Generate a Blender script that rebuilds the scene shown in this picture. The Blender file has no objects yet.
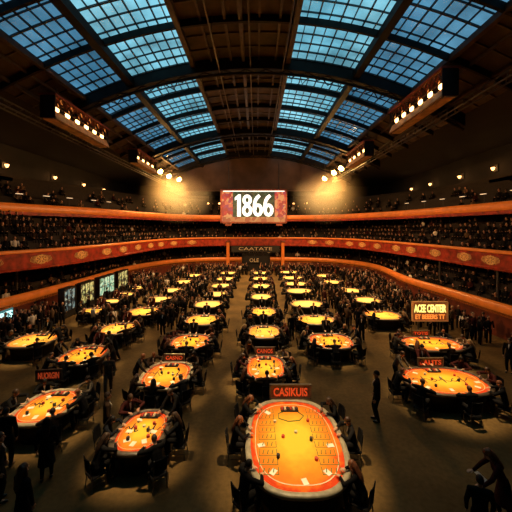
import bpy, bmesh, math, random
from mathutils import Vector, Matrix
random.seed(7)
C = bpy.context.scene.collection
PI = math.pi
V = Vector

# ------------------------------------------------------------------ materials
def mat(name, col, rough=0.6, var=0.12, scale=6.0, emit=None, estr=0.0, metal=0.0, coord='Object', spec=None):
    m = bpy.data.materials.new(name); m.use_nodes = True
    nt = m.node_tree; n = nt.nodes; l = nt.links
    b = n['Principled BSDF']
    tc = n.new('ShaderNodeTexCoord'); nz = n.new('ShaderNodeTexNoise')
    nz.inputs['Scale'].default_value = scale; nz.inputs['Detail'].default_value = 4
    l.new(tc.outputs[coord], nz.inputs['Vector'])
    r = n.new('ShaderNodeValToRGB')
    r.color_ramp.elements[0].position = .3; r.color_ramp.elements[1].position = .7
    r.color_ramp.elements[0].color = tuple(max(0, c*(1-var*2)) for c in col) + (1,)
    r.color_ramp.elements[1].color = tuple(min(1, c*(1+var)) for c in col) + (1,)
    l.new(nz.outputs['Fac'], r.inputs['Fac']); l.new(r.outputs['Color'], b.inputs['Base Color'])
    b.inputs['Roughness'].default_value = rough; b.inputs['Metallic'].default_value = metal
    if spec is not None: b.inputs['Specular IOR Level'].default_value = spec
    if emit:
        b.inputs['Emission Color'].default_value = tuple(emit) + (1,)
        b.inputs['Emission Strength'].default_value = estr
    return m

M = {}
def defm(k, *a, **kw): M[k] = mat(k, *a, **kw)
defm('roof', (.062, .034, .019), .7, .3, 1.2)
defm('rib', (.010, .008, .007), .6, .25, 2, spec=.2)
defm('purlin', (.07, .045, .028), .5, .25, 3)
defm('mullion', (.035, .04, .045), .5, .1)
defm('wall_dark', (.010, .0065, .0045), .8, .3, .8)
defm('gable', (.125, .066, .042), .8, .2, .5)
defm('orange_front', (.62, .15, .02), .38, .14, 1.5, (1, .21, .02), .16)  # faint emission added so the unlit fronts look evenly washed with light
defm('red_front', (.36, .035, .014), .4, .35, 2.2, (1, .05, .01), .022)  # slight emission stands in for light falling on the red panels
defm('red_base', (.16, .028, .010), .6, .3, 1.2)
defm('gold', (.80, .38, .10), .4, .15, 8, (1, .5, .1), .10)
defm('tier', (.022, .014, .010), .9, .2)
defm('black', (.012, .010, .009), .55, .2)
defm('apron', (.009, .006, .005), .5, .3, 5, spec=.2)
defm('rim_dark', (.085, .060, .042), .35, .2, 6)
defm('rim_pale', (.36, .30, .20), .4, .15, 6)
defm('card', (.85, .80, .68), .5, .05)
defm('chip_red', (.55, .04, .02), .5, .1)
defm('chip_black', (.03, .02, .02), .5, .1)
defm('chip_cream', (.75, .62, .40), .5, .1)
defm('ink', (.030, .012, .006), .7, .1)
defm('ink_green', (.10, .16, .02), .7, .1)
defm('metal', (.30, .26, .22), .3, .1, metal=1)
defm('metal_chair', (.16, .14, .12), .4, .1, metal=1)
defm('metal_dark', (.05, .045, .04), .4, .1)
defm('sign_wood', (.12, .035, .018), .5, .3, 5)
defm('sign_red', (.75, .10, .03), .5, .1, emit=(1, .12, .03), estr=.22)
defm('sign_gold', (.75, .35, .10), .5, .1, emit=(1, .4, .1), estr=.12)
defm('bulb', (1, .8, .5), .4, .02, emit=(1, .50, .16), estr=9)
defm('bulb_hot', (1, .8, .5), .4, .02, emit=(1, .50, .12), estr=40)
defm('sconce', (1, .8, .5), .4, .02, emit=(1, .45, .14), estr=5)
defm('sconce_dim', (1, .8, .5), .4, .02, emit=(1, .70, .42), estr=.8)
defm('lens_ring', (.25, .14, .07), .3, .1, metal=1)
defm('rig_red', (.30, .06, .03), .5, .2, 2)
defm('rig_panel', (.55, .32, .14), .5, .25, 2)
defm('skin_a', (.56, .30, .18), .5, .06, 20)
defm('skin_b', (.42, .21, .12), .5, .06, 20)
defm('skin_c', (.22, .11, .06), .5, .06, 20)
defm('eye', (.02, .015, .012), .3, .05)
defm('hair_black', (.010, .007, .006), .5, .3, 60, spec=.2)
defm('hair_brown', (.045, .020, .009), .5, .3, 60)
defm('hair_auburn', (.20, .06, .02), .5, .3, 60)
defm('hair_fair', (.36, .20, .08), .5, .3, 60)
defm('cloth_black', (0.007, 0.006, 0.006), .9, .2, 30, spec=.12)
defm('cloth_charcoal', (0.013, 0.011, 0.011), .9, .2, 30, spec=.12)
defm('cloth_navy', (0.008, 0.009, 0.014), .9, .2, 30, spec=.12)
defm('cloth_brown', (0.034, 0.018, 0.01), .9, .2, 30, spec=.12)
defm('cloth_burgundy', (0.05, 0.01, 0.008), .9, .2, 30, spec=.12)
defm('cloth_grey', (0.08, 0.062, 0.045), .9, .2, 30, spec=.12)
defm('cloth_tan', (0.15, 0.09, 0.05), .9, .2, 30, spec=.12)
defm('shirt_white', (.75, .68, .58), .7, .05, 30)
defm('shoe', (.01, .009, .008), .4, .1)

def floor_mat():
    m = mat('carpet', (.225, .130, .043), .85, .22, .5)
    nt = m.node_tree; n = nt.nodes; l = nt.links
    b = n['Principled BSDF']; tc = n['Texture Coordinate']
    base = b.inputs['Base Color'].links[0].from_socket
    w = n.new('ShaderNodeTexNoise'); w.inputs['Scale'].default_value = 7; w.inputs['Detail'].default_value = 8
    l.new(tc.outputs['Object'], w.inputs['Vector'])
    mx = n.new('ShaderNodeMixRGB'); mx.blend_type = 'MULTIPLY'; mx.inputs[0].default_value = .6
    l.new(base, mx.inputs[1]); l.new(w.outputs['Fac'], mx.inputs[2]); l.new(mx.outputs[0], b.inputs['Base Color'])
    b.inputs['Specular IOR Level'].default_value = .15
    return m
M['carpet'] = floor_mat()

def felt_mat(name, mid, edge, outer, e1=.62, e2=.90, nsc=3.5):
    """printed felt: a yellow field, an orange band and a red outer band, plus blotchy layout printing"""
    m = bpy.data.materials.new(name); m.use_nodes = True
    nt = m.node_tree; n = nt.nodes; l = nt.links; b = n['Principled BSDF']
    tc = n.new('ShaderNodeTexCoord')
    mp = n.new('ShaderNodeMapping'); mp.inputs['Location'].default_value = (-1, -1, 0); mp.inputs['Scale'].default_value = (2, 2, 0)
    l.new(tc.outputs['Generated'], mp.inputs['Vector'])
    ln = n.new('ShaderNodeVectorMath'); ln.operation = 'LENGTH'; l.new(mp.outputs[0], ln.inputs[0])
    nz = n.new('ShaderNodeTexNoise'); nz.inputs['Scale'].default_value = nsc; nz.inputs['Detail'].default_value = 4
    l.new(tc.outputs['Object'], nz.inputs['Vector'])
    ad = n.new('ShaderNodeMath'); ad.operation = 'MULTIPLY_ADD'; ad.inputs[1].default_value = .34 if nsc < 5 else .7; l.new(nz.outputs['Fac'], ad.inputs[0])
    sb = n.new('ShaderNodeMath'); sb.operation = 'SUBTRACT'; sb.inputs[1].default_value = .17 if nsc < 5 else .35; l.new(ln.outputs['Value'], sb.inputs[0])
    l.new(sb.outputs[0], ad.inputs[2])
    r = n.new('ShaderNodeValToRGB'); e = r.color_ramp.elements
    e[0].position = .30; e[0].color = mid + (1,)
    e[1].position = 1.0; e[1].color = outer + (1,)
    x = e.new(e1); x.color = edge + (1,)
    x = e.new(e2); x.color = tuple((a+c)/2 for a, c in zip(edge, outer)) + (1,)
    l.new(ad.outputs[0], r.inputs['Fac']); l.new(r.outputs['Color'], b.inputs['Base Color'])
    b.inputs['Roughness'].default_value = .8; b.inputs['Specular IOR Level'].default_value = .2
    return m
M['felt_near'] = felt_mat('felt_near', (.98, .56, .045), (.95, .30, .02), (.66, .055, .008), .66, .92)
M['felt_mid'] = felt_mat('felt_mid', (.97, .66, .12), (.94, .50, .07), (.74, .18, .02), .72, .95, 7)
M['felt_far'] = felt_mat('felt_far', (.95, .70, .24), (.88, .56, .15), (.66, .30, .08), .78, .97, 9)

def glass_mat(name, tint, gloss=.05):
    m = bpy.data.materials.new(name); m.use_nodes = True
    nt = m.node_tree; n = nt.nodes; l = nt.links; n.clear()
    out = n.new('ShaderNodeOutputMaterial'); tr = n.new('ShaderNodeBsdfTransparent'); gl = n.new('ShaderNodeBsdfGlossy'); mx = n.new('ShaderNodeMixShader')
    tc = n.new('ShaderNodeTexCoord'); nz = n.new('ShaderNodeTexNoise'); nz.inputs['Scale'].default_value = .55; nz.inputs['Detail'].default_value = 6
    l.new(tc.outputs['Object'], nz.inputs['Vector'])
    r = n.new('ShaderNodeValToRGB'); r.color_ramp.elements[0].position = .30; r.color_ramp.elements[1].position = .68
    r.color_ramp.elements[0].color = tuple(c*.42 for c in tint) + (1,); r.color_ramp.elements[1].color = tint + (1,)
    l.new(nz.outputs['Fac'], r.inputs['Fac']); l.new(r.outputs['Color'], tr.inputs['Color'])
    gl.inputs['Roughness'].default_value = .15; gl.inputs['Color'].default_value = (.5, .5, .5, 1); mx.inputs[0].default_value = gloss
    l.new(tr.outputs[0], mx.inputs[1]); l.new(gl.outputs[0], mx.inputs[2]); l.new(mx.outputs[0], out.inputs['Surface'])
    return m
M['glass_clear'] = glass_mat('glass_clear', (.95, .98, 1.0))
M['glass_dim'] = glass_mat('glass_dim', (.30, .38, .50))

def screen_mat(name, cols, strength, scale):
    """a lit display full of small coloured shapes"""
    m = bpy.data.materials.new(name); m.use_nodes = True
    nt = m.node_tree; n = nt.nodes; l = nt.links; b = n['Principled BSDF']
    tc = n.new('ShaderNodeTexCoord'); vo = n.new('ShaderNodeTexVoronoi'); vo.inputs['Scale'].default_value = scale
    l.new(tc.outputs['Object'], vo.inputs['Vector'])
    r = n.new('ShaderNodeValToRGB'); e = r.color_ramp.elements; r.color_ramp.interpolation = 'CONSTANT'
    sep = n.new('ShaderNodeSeparateColor'); l.new(vo.outputs['Color'], sep.inputs[0])
    e[0].position = 0; e[0].color = cols[0] + (1,); e[1].position = 1/len(cols); e[1].color = cols[1] + (1,)
    for i in range(2, len(cols)):
        x = e.new(i/len(cols)); x.color = cols[i] + (1,)
    l.new(sep.outputs[0], r.inputs['Fac']); l.new(r.outputs['Color'], b.inputs['Emission Color'])
    b.inputs['Emission Strength'].default_value = strength; b.inputs['Base Color'].default_value = (.02, .02, .02, 1)
    return m
M['scr_main'] = screen_mat('scr_main', [(.03, .05, .02), (.06, .08, .03), (.10, .08, .03), (.05, .09, .04), (.02, .03, .02)], .9, 2.5)
M['scr_red'] = screen_mat('scr_red', [(.75, .05, .04), (.55, .04, .03), (.9, .18, .08), (.5, .06, .10), (.95, .35, .12)], .8, 2.2)
M['scr_gold'] = screen_mat('scr_gold', [(.75, .25, .08), (.6, .14, .05), (.8, .36, .12), (.55, .12, .05)], .75, 1.5)
M['digit'] = mat('digit', (.9, .88, .8), .5, .02, emit=(1, .93, .78), estr=1.6)
M['scr_blue'] = screen_mat('scr_blue', [(.05, .07, .07), (.2, .28, .26), (.01, .01, .01), (.35, .35, .25), (.02, .03, .03)], 1.0, 5)
M['scr_yellow'] = screen_mat('scr_yellow', [(.45, .34, .09), (.75, .60, .20), (.10, .06, .02), (.5, .5, .18), (.03, .03, .02)], 1.0, 5)
M['scr_green'] = screen_mat('scr_green', [(.30, .55, .32), (.65, .80, .50), (.12, .2, .10), (.75, .75, .45), (.2, .45, .35)], 1.0, 5)
M['scr_cyan'] = mat('scr_cyan', (.05, .08, .08), .5, .1, emit=(.05, .25, .26), estr=.6)
M['cyan_text'] = mat('cyan_text', (.7, .9, .9), .5, .02, emit=(.55, .95, .95), estr=1.3)
M['scr_board'] = mat('scr_board', (.06, .03, .01), .5, .2, 3, emit=(.5, .10, .02), estr=.35)
M['yellow_text'] = mat('yellow_text', (.9, .8, .2), .5, .02, emit=(1, .85, .22), estr=1.5)
M['orange_text'] = mat('orange_text', (.9, .3, .05), .5, .02, emit=(1, .28, .04), estr=1.1)

# ------------------------------------------------------------------ mesh helper
class MB:
    def __init__(s): s.v = []; s.f = []; s.mi = []
    def add(s, vs, fs, mi=0):
        o = len(s.v); s.v.extend([tuple(p) for p in vs])
        for f in fs: s.f.append(tuple(i+o for i in f)); s.mi.append(mi)
        return s
    def box(s, c, d, rz=0, mi=0, bev=0):
        x, y, z = d[0]/2, d[1]/2, d[2]/2
        R = Matrix.Rotation(rz, 3, 'Z'); c = V(c)
        if bev <= 0:
            P = [(-x,-y,-z),(x,-y,-z),(x,y,-z),(-x,y,-z),(-x,-y,z),(x,-y,z),(x,y,z),(-x,y,z)]
            return s.add([R@V(p)+c for p in P], [(3,2,1,0),(4,5,6,7),(0,1,5,4),(1,2,6,5),(2,3,7,6),(3,0,4,7)], mi)
        b = min(bev, x*.9, y*.9)
        o = [(-x+b,-y),(x-b,-y),(x,-y+b),(x,y-b),(x-b,y),(-x+b,y),(-x,y-b),(-x,-y+b)]
        zb = min(bev, z*.9); k = 1-b/max(x, y)
        rings = [(-z, 1-b/x*.6, 1-b/y*.6), (-z+zb, 1, 1), (z-zb, 1, 1), (z, 1-b/x*.6, 1-b/y*.6)]
        vs = [R@V((p[0]*a, p[1]*bb, zz))+c for zz, a, bb in rings for p in o]
        fs = [tuple(range(7, -1, -1)), tuple(24+i for i in range(8))]
        for r in range(3):
            for i in range(8): j = (i+1) % 8; fs.append((r*8+i, r*8+j, r*8+8+j, r*8+8+i))
        return s.add(vs, fs, mi)
    def tube(s, pts, rad, n=8, mi=0, cap=True):
        pts = [V(p) for p in pts]
        if not isinstance(rad, (list, tuple)): rad = [rad]*len(pts)
        vs = []; fs = []; u = None
        for i, p in enumerate(pts):
            t = (pts[min(i+1, len(pts)-1)] - pts[max(i-1, 0)]).normalized()
            if u is None: u = t.orthogonal().normalized()
            u = (u - t*u.dot(t)).normalized(); w = t.cross(u)
            for k in range(n):
                a = 2*PI*k/n; vs.append(p + (u*math.cos(a) + w*math.sin(a))*rad[i])
        for i in range(len(pts)-1):
            for k in range(n):
                j = (k+1) % n; fs.append((i*n+k, i*n+j, i*n+n+j, i*n+n+k))
        if cap: fs.append(tuple(range(n-1, -1, -1))); fs.append(tuple((len(pts)-1)*n+k for k in range(n)))
        return s.add(vs, fs, mi)
    def ell(s, c, r, R=None, nu=10, nv=6, mi=0):
        c = V(c); vs = []; fs = []
        for j in range(1, nv):
            b = -PI/2 + PI*j/nv
            for i in range(nu):
                a = 2*PI*i/nu; p = V((r[0]*math.cos(b)*math.cos(a), r[1]*math.cos(b)*math.sin(a), r[2]*math.sin(b)))
                vs.append((R@p if R else p)+c)
        lo = V((0,0,-r[2])); hi = V((0,0,r[2]))
        vs.append((R@lo if R else lo)+c); vs.append((R@hi if R else hi)+c); B = len(vs)-2; T = len(vs)-1
        for j in range(nv-2):
            for i in range(nu):
                k = (i+1) % nu; fs.append((j*nu+i, j*nu+k, (j+1)*nu+k, (j+1)*nu+i))
        for i in range(nu):
            k = (i+1) % nu; fs.append((B, k, i)); fs.append((T, (nv-2)*nu+i, (nv-2)*nu+k))
        return s.add(vs, fs, mi)
    def lathe(s, prof, c=(0,0,0), n=16, mi=0, sx=1, sy=1):
        c = V(c); vs = []; fs = []
        for r, z in prof:
            for k in range(n): a = 2*PI*k/n; vs.append(c+V((r*sx*math.cos(a), r*sy*math.sin(a), z)))
        for i in range(len(prof)-1):
            for k in range(n): j = (k+1) % n; fs.append((i*n+k, i*n+j, i*n+n+j, i*n+n+k))
        fs.append(tuple(range(n-1, -1, -1))); fs.append(tuple((len(prof)-1)*n+k for k in range(n)))
        return s.add(vs, fs, mi)
    def rings(s, rings, closed_prof=False, caps=False, mi=0):
        """loft rings (lists of points, all closed loops of the same length)"""
        n = len(rings[0]); vs = [p for r in rings for p in r]; fs = []; m = len(rings)
        for i in range(m if closed_prof else m-1):
            i2 = (i+1) % m
            for k in range(n): j = (k+1) % n; fs.append((i*n+k, i*n+j, i2*n+j, i2*n+k))
        if caps: fs.append(tuple(range(n-1, -1, -1))); fs.append(tuple((m-1)*n+k for k in range(n)))
        return s.add(vs, fs, mi)
    def sheet(s, rows, mi=0):
        n = len(rows[0]); vs = [p for r in rows for p in r]; fs = []
        for i in range(len(rows)-1):
            for k in range(n-1): fs.append((i*n+k, i*n+k+1, (i+1)*n+k+1, (i+1)*n+k))
        return s.add(vs, fs, mi)
    def mesh(s, name, mats, smooth=False):
        me = bpy.data.meshes.new(name); me.from_pydata(s.v, [], s.f)
        if not isinstance(mats, (list, tuple)): mats = [mats]
        for m in mats: me.materials.append(m)
        if len(mats) > 1: me.polygons.foreach_set('material_index', s.mi)
        if smooth: me.polygons.foreach_set('use_smooth', [True]*len(me.polygons))
        me.update(); return me
    def build(s, name, mats, parent=None, smooth=False, loc=None):
        o = bpy.data.objects.new(name, s.mesh(name, mats, smooth)); C.objects.link(o)
        if parent: o.parent = parent
        if loc: o.location = loc
        return o

def tag(o, label, cat, group=None, kind=None):
    if label: o['label'] = label
    if cat: o['category'] = cat
    if group: o['group'] = group
    if kind: o['kind'] = kind
    return o
def empty(name, loc=(0,0,0), rz=0):
    o = bpy.data.objects.new(name, None); o.empty_display_size = .2; C.objects.link(o); o.location = loc; o.rotation_euler = (0,0,rz); return o
def link(name, me, parent=None, loc=(0,0,0), rz=0):
    o = bpy.data.objects.new(name, me); C.objects.link(o); o.location = loc; o.rotation_euler = (0,0,rz)
    if parent: o.parent = parent
    return o
def dup(o, parent=None):
    c = o.copy(); C.objects.link(c)
    if parent: c.parent = parent
    for ch in list(o.children): dup(ch, c)
    return c
def text_mesh(txt, size, depth=.02, bold=0, sx=1.0):
    cu = bpy.data.curves.new('t', 'FONT'); cu.body = txt; cu.size = size; cu.extrude = depth; cu.offset = bold
    cu.align_x = 'CENTER'; cu.align_y = 'CENTER'; cu.resolution_u = 4
    o = bpy.data.objects.new('t', cu); C.objects.link(o); bpy.context.view_layer.update()
    me = bpy.data.meshes.new_from_object(o.evaluated_get(bpy.context.evaluated_depsgraph_get()))
    bpy.data.objects.remove(o); bpy.data.curves.remove(cu)
    me.transform(Matrix.Rotation(PI/2, 4, 'X') @ Matrix.Diagonal((sx, 1, 1, 1)))     # upright, readable from -Y
    return me
def lettering(txt, size, m, parent, loc, bold=0, sx=1.0, depth=.02, name='lettering', rz=0, rx=0, fit=None):
    me = text_mesh(txt, size, depth, bold, sx)
    if fit:
        X = [v.co.x for v in me.vertices]; Z = [v.co.z for v in me.vertices]; w_, h_ = max(X)-min(X), max(Z)-min(Z)
        me.transform(Matrix.Diagonal((fit[0]/w_, 1, fit[1]/h_, 1)) @ Matrix.Translation((-(max(X)+min(X))/2, 0, -(max(Z)+min(Z))/2)))
    me.name = name; me.materials.clear(); me.materials.append(m)
    o = link(name, me, parent, loc, rz); o.rotation_euler = (rx, 0, rz); return o

# ------------------------------------------------------------------ room shell
HX, Y0, Y1, YB = 24.5, -4.0, 50.0, 58.5
def roofz(x): return 19.5 - 4.1*(x/15.0)**2
def struct(name, mb, m, parent=None, smooth=False):
    o = mb.build(name, m, parent, smooth)
    if not parent: o['kind'] = 'structure'
    return o
struct('floor', MB().box((0, (Y0+YB)/2, -.15), (2*HX, YB-Y0, .3)), M['carpet'])
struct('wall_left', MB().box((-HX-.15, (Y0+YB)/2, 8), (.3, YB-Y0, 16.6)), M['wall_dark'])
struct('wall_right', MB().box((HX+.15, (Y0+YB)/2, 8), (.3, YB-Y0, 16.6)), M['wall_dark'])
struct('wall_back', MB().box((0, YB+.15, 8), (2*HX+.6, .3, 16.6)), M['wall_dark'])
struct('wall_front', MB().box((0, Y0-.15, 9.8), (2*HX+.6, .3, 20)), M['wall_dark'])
# gable wall above the far stand
g = MB(); xs = [-15+30*i/40 for i in range(41)]
g.sheet([[(x, Y1, 13.4) for x in xs], [(x, Y1, roofz(x)) for x in xs]])
for k in range(1, 8):
    x = -15+30*k/8; g.box((x, Y1-.03, (13.4+roofz(x))/2), (.08, .05, roofz(x)-13.5))
g.box((0, Y1-.05, 13.45), (30, .25, .3))
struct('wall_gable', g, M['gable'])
# ceiling: opaque vault strips, soffits
SKY = [(-12.3, -9.0, -4.5), (2.3, 7.2, 11.2)]
def strip(mb, xa, xb, ya, yb, dz=0, nx=8, ny=1):
    mb.sheet([[(xa+(xb-xa)*i/nx, ya+(yb-ya)*j/ny, roofz(xa+(xb-xa)*i/nx)+dz) for i in range(nx+1)] for j in range(ny+1)])
c = MB()
for xa, xb in [(-15, -12.3), (-4.5, 2.3), (11.2, 15)]: strip(c, xa, xb, Y0, Y1)
for s in SKY: strip(c, s[0], s[2], Y0, 1.0)
ceil = struct('ceiling', c, M['roof'])
c = MB()
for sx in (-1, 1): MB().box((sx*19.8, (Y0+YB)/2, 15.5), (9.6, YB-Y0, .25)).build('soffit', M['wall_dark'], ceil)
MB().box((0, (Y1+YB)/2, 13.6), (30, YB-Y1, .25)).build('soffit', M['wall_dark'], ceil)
# arch ribs
ribs = [(4.5, 'b'), (9.0, 's'), (13.4, 's'), (17.3, 's'), (21.8, 'b'), (25.4, 's'), (29.6, 's'), (33.2, 's'), (36.5, 'b'), (40.5, 's'), (44, 's'), (47.5, 'b')]
for y, k in ribs:
    w, h = (.6, .85) if k == 'b' else (.16, .42)
    m = MB(); rr = []
    for i in range(49):
        x = -15+30*i/48; z = roofz(x)
        rr.append([(x, y-w/2, z-h), (x, y+w/2, z-h), (x, y+w/2, z-.02), (x, y-w/2, z-.02)])
    m.rings(rr, caps=True)
    if k == 'b':   # lower chord and lattice
        lo = [(x, y-w*.2, roofz(x)-h-.25) for x in [-15+30*i/40 for i in range(41)]]
        m.tube(lo, .10, 6)
        for i in range(0, 40):
            x = -15+30*i/40; xn = -15+30*(i+1)/40
            a = (x, y-w*.2, roofz(x)-h-.25); b = (xn, y-w*.2, roofz(xn)-h)
            if i % 2: a = (x, y-w*.2, roofz(x)-h); b = (xn, y-w*.2, roofz(xn)-h-.25)
            m.tube([a, b], .04, 4)
    m.build('arch_rib', M['rib'], ceil)
for x, r in [(-14.2, .09), (-13.2, .07), (-12.3, .14), (-9.0, .26), (-4.5, .16), (-3.2, .06), (-1.8, .08), (-.9, .12), (.2, .06), (1.4, .07), (2.3, .16), (7.2, .24), (11.2, .14), (12.3, .07), (13.6, .09)]:
    MB().box((x, (Y0+Y1)/2, roofz(x)-.12-r), (r*2, Y1-Y0, r*2)).build('purlin', M['rib'] if r > .2 else M['purlin'], ceil)
m = MB()                                            # transverse battens on the opaque panels
y = Y0+1
while y < Y1:
    for xa, xb in [(-15, -12.3), (-4.5, 2.3), (11.2, 15)]:
        rr = []
        for i in range(9):
            x = xa+(xb-xa)*i/8; z = roofz(x)-.01; rr.append([(x, y-.04, z-.09), (x, y+.04, z-.09), (x, y+.04, z), (x, y-.04, z)])
        m.rings(rr, caps=True)
    y += 1.45
m.build('batten', M['purlin'], ceil)
random.seed(21)
m = MB()                                            # conduits and ducts along the middle strip
for x, z in [(-2.6, 1.0), (-.4, .75), (1.9, .9)]:
    m.tube([(x, Y0+.5, roofz(x)-z), (x, Y1-.3, roofz(x)-z)], .05, 6)
    for k in range(14):
        yy = 4+k*3.3; m.tube([(x, yy, roofz(x)-z), (x+.1, yy, roofz(x)-.05)], .03, 5)
m.build('conduit', M['purlin'], ceil)
# skylights: panes and glazing bars
for wi, (xa, xm, xb) in enumerate(SKY):
    inner = (xm, xb) if wi == 0 else (xa, xm); outer = (xa, xm) if wi == 0 else (xm, xb)
    w = MB(); strip(w, inner[0], inner[1], 1, Y1, .05, 10, 1)
    wo = struct('window_%d' % (wi+1), w, M['glass_clear'])
    d = MB(); strip(d, outer[0], outer[1], 1, Y1, .05, 10, 1); d.build('dim_pane', M['glass_dim'], wo)
    b = MB()
    nx = 7
    for i in range(nx*2+1):
        x = xa+(xb-xa)*i/(nx*2)
        t = .035 if i % 2 == 0 else .02
        b.box((x, (1+Y1)/2, roofz(x)-.02), (t*2, Y1-1, .10))
    y = 1.0; q = 0
    while y < Y1:
        rr = []; t = .045 if q % 3 == 0 else .022
        for i in range(13):
            x = xa+(xb-xa)*i/12; z = roofz(x)+.02
            rr.append([(x, y-t, z-.1), (x, y+t, z-.1), (x, y+t, z), (x, y-t, z)])
        b.rings(rr, caps=True); y += .93; q += 1
    b.build('glazing_bars', M['mullion'], wo)
    # bracing wires behind the big ribs
    br = MB()
    for yb in (23.0, 37.5):
        for k in range(9):
            x0 = xa+(xb-xa)*k/9; x1 = xa+(xb-xa)*(k+1)/9
            br.tube([(x0, yb+random.uniform(-.5, .5), roofz(x0)-.15), ((x0+x1)/2, yb+random.uniform(.6, 1.6), roofz((x0+x1)/2)-.25), (x1, yb+random.uniform(-.5, .8), roofz(x1)-.15)], .05, 4)
    br.build('bracing', M['rib'], wo)

# ------------------------------------------------------------------ balconies
def smooth_path(P, n=8):
    out = []
    for i in range(len(P)-1):
        p0 = V(P[max(i-1, 0)]); p1 = V(P[i]); p2 = V(P[i+1]); p3 = V(P[min(i+2, len(P)-1)])
        for k in range(n):
            t = k/n
            out.append(.5*((2*p1)+(p2-p0)*t+(2*p0-5*p1+4*p2-p3)*t*t+(3*p1-p0-3*p2+p3)*t**3))
    out.append(V(P[-1])); return out
def normals(path):
    N = []
    for i in range(len(path)):
        t = (path[min(i+1, len(path)-1)]-path[max(i-1, 0)]).normalized(); N.append(V((-t.y, t.x)))
    return N
def at_path(path, N, i, o):
    p = path[i]+N[i]*o
    return V((max(-24.3, min(24.3, p.x)), min(58.2, p.y)))
def sweep(mb, path, prof, mi=0):
    N = normals(path); rows = []
    for o, z in prof:
        rows.append([(*at_path(path, N, i, o), z) for i in range(len(path))])
    mb.sheet(rows, mi); return mb
PA = smooth_path([(-18.6, 6), (-18, 14), (-17.4, 20), (-16.6, 29), (-16.3, 38), (-13.6, 45.2), (-9, 48.9), (-3, 50), (3, 50), (9, 49), (13.6, 46), (15.9, 40), (15.0, 30), (15.4, 24.4), (15.8, 18.6), (16.6, 8)])
PB = smooth_path([(-19.3, 6), (-18.2, 13), (-16.9, 19), (-15.2, 24), (-14.3, 31), (-13.6, 40), (-11.6, 46), (-7, 49.2), (0, 50), (7, 49.2), (12, 46.3), (14.8, 40), (16.3, 30), (16.8, 20), (17.8, 8)])
PC = smooth_path([(-23.5, 7), (-22.6, 18), (-21.0, 24.5), (-17.2, 32), (-15.3, 38), (-12.6, 46), (-8, 49.3), (0, 50), (8, 49.3), (13, 46), (17.2, 38), (19.2, 28), (20.0, 20), (21, 8)])
def rake(o0, z0, rows, dep, rise):
    pr = []
    for k in range(rows): pr += [(o0+k*dep, z0+k*rise), (o0+(k+1)*dep, z0+k*rise)]
    return pr
BAL = [('lower', PA, .35, 1.45, 5, .95, .42), ('middle', PB, .25, 4.75, 6, .95, .52), ('upper', PC, .25, 8.7, 6, .95, .55)]
bl = empty('balcony', (0, 50, 0)); tag(bl, 'lowest balcony tier with thin orange lip just above the gaming floor', 'balcony', 'balcony tiers')
bm_ = empty('balcony', (0, 50, 4.9)); tag(bm_, 'middle balcony tier with deep red front carrying gold emblems', 'balcony', 'balcony tiers')
bu = empty('balcony', (0, 50, 9)); tag(bu, 'topmost balcony tier with plain orange front under dark ceiling', 'balcony', 'balcony tiers')
def part(mb, name, m, root, smooth=False):
    o = mb.build(name, m, root, smooth); o.location = -V(root.location); return o
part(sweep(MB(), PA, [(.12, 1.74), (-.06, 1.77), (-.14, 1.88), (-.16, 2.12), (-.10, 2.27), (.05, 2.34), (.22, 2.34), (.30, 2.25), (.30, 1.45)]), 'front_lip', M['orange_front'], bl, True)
part(sweep(MB(), PA, [(.30, 0), (.30, 1.70), (.10, 1.74)]), 'base_wall', M['red_base'], bl)
part(sweep(MB(), PA, rake(.30, 1.45, 5, .95, .42)+[(6, 3.6)]), 'seating_tier', M['tier'], bl)
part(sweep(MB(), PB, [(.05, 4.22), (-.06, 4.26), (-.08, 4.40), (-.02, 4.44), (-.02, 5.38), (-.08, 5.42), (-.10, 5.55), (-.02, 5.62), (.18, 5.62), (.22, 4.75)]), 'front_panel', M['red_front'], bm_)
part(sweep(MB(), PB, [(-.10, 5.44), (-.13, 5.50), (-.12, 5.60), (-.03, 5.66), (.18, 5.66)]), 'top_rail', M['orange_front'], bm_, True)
part(sweep(MB(), PB, rake(.22, 4.75, 6, .95, .52)+[(6.4, 8.2)]), 'seating_tier', M['tier'], bm_)
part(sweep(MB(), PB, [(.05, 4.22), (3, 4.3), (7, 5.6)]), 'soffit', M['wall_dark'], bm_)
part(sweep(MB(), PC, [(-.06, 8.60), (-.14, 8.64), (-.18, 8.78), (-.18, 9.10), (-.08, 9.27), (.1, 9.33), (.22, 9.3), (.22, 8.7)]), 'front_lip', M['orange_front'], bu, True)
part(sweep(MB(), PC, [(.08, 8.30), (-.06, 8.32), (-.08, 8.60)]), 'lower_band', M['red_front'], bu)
part(sweep(MB(), PC, rake(.22, 8.7, 6, .95, .55)+[(6.4, 12.5)]), 'seating_tier', M['tier'], bu)
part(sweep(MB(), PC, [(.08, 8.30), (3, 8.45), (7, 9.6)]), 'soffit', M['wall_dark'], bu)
for nm, P_, o0, z0, rows_, dep_, rise_, root_ in (('lower', PA, .30, 1.45, 5, .95, .42, bl), ('middle', PB, .22, 4.75, 6, .95, .52, bm_), ('upper', PC, .22, 8.7, 6, .95, .55, bu)):
    for r_ in range(rows_):
        oc = o0+(r_+.45)*dep_; z = z0+r_*rise_
        part(sweep(MB(), P_, [(oc-.2, z), (oc-.2, z+.38), (oc+.22, z+.38), (oc+.24, z+.75), (oc+.28, z+.75), (oc+.28, z)]), 'seat_row', M['tier'], root_)
NA = normals(PA); NB = normals(PB); NCn = normals(PC)
for i in range(10, len(PA)-6, 9):                   # slim posts between lower and middle tier
    p = at_path(PA, NA, i, 1.5)
    o = MB().tube([(p.x, p.y, 1.4), (p.x, p.y, 4.35)], .09, 8).build('support_post', M['metal_dark'], bl); o.location = -V(bl.location)
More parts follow.
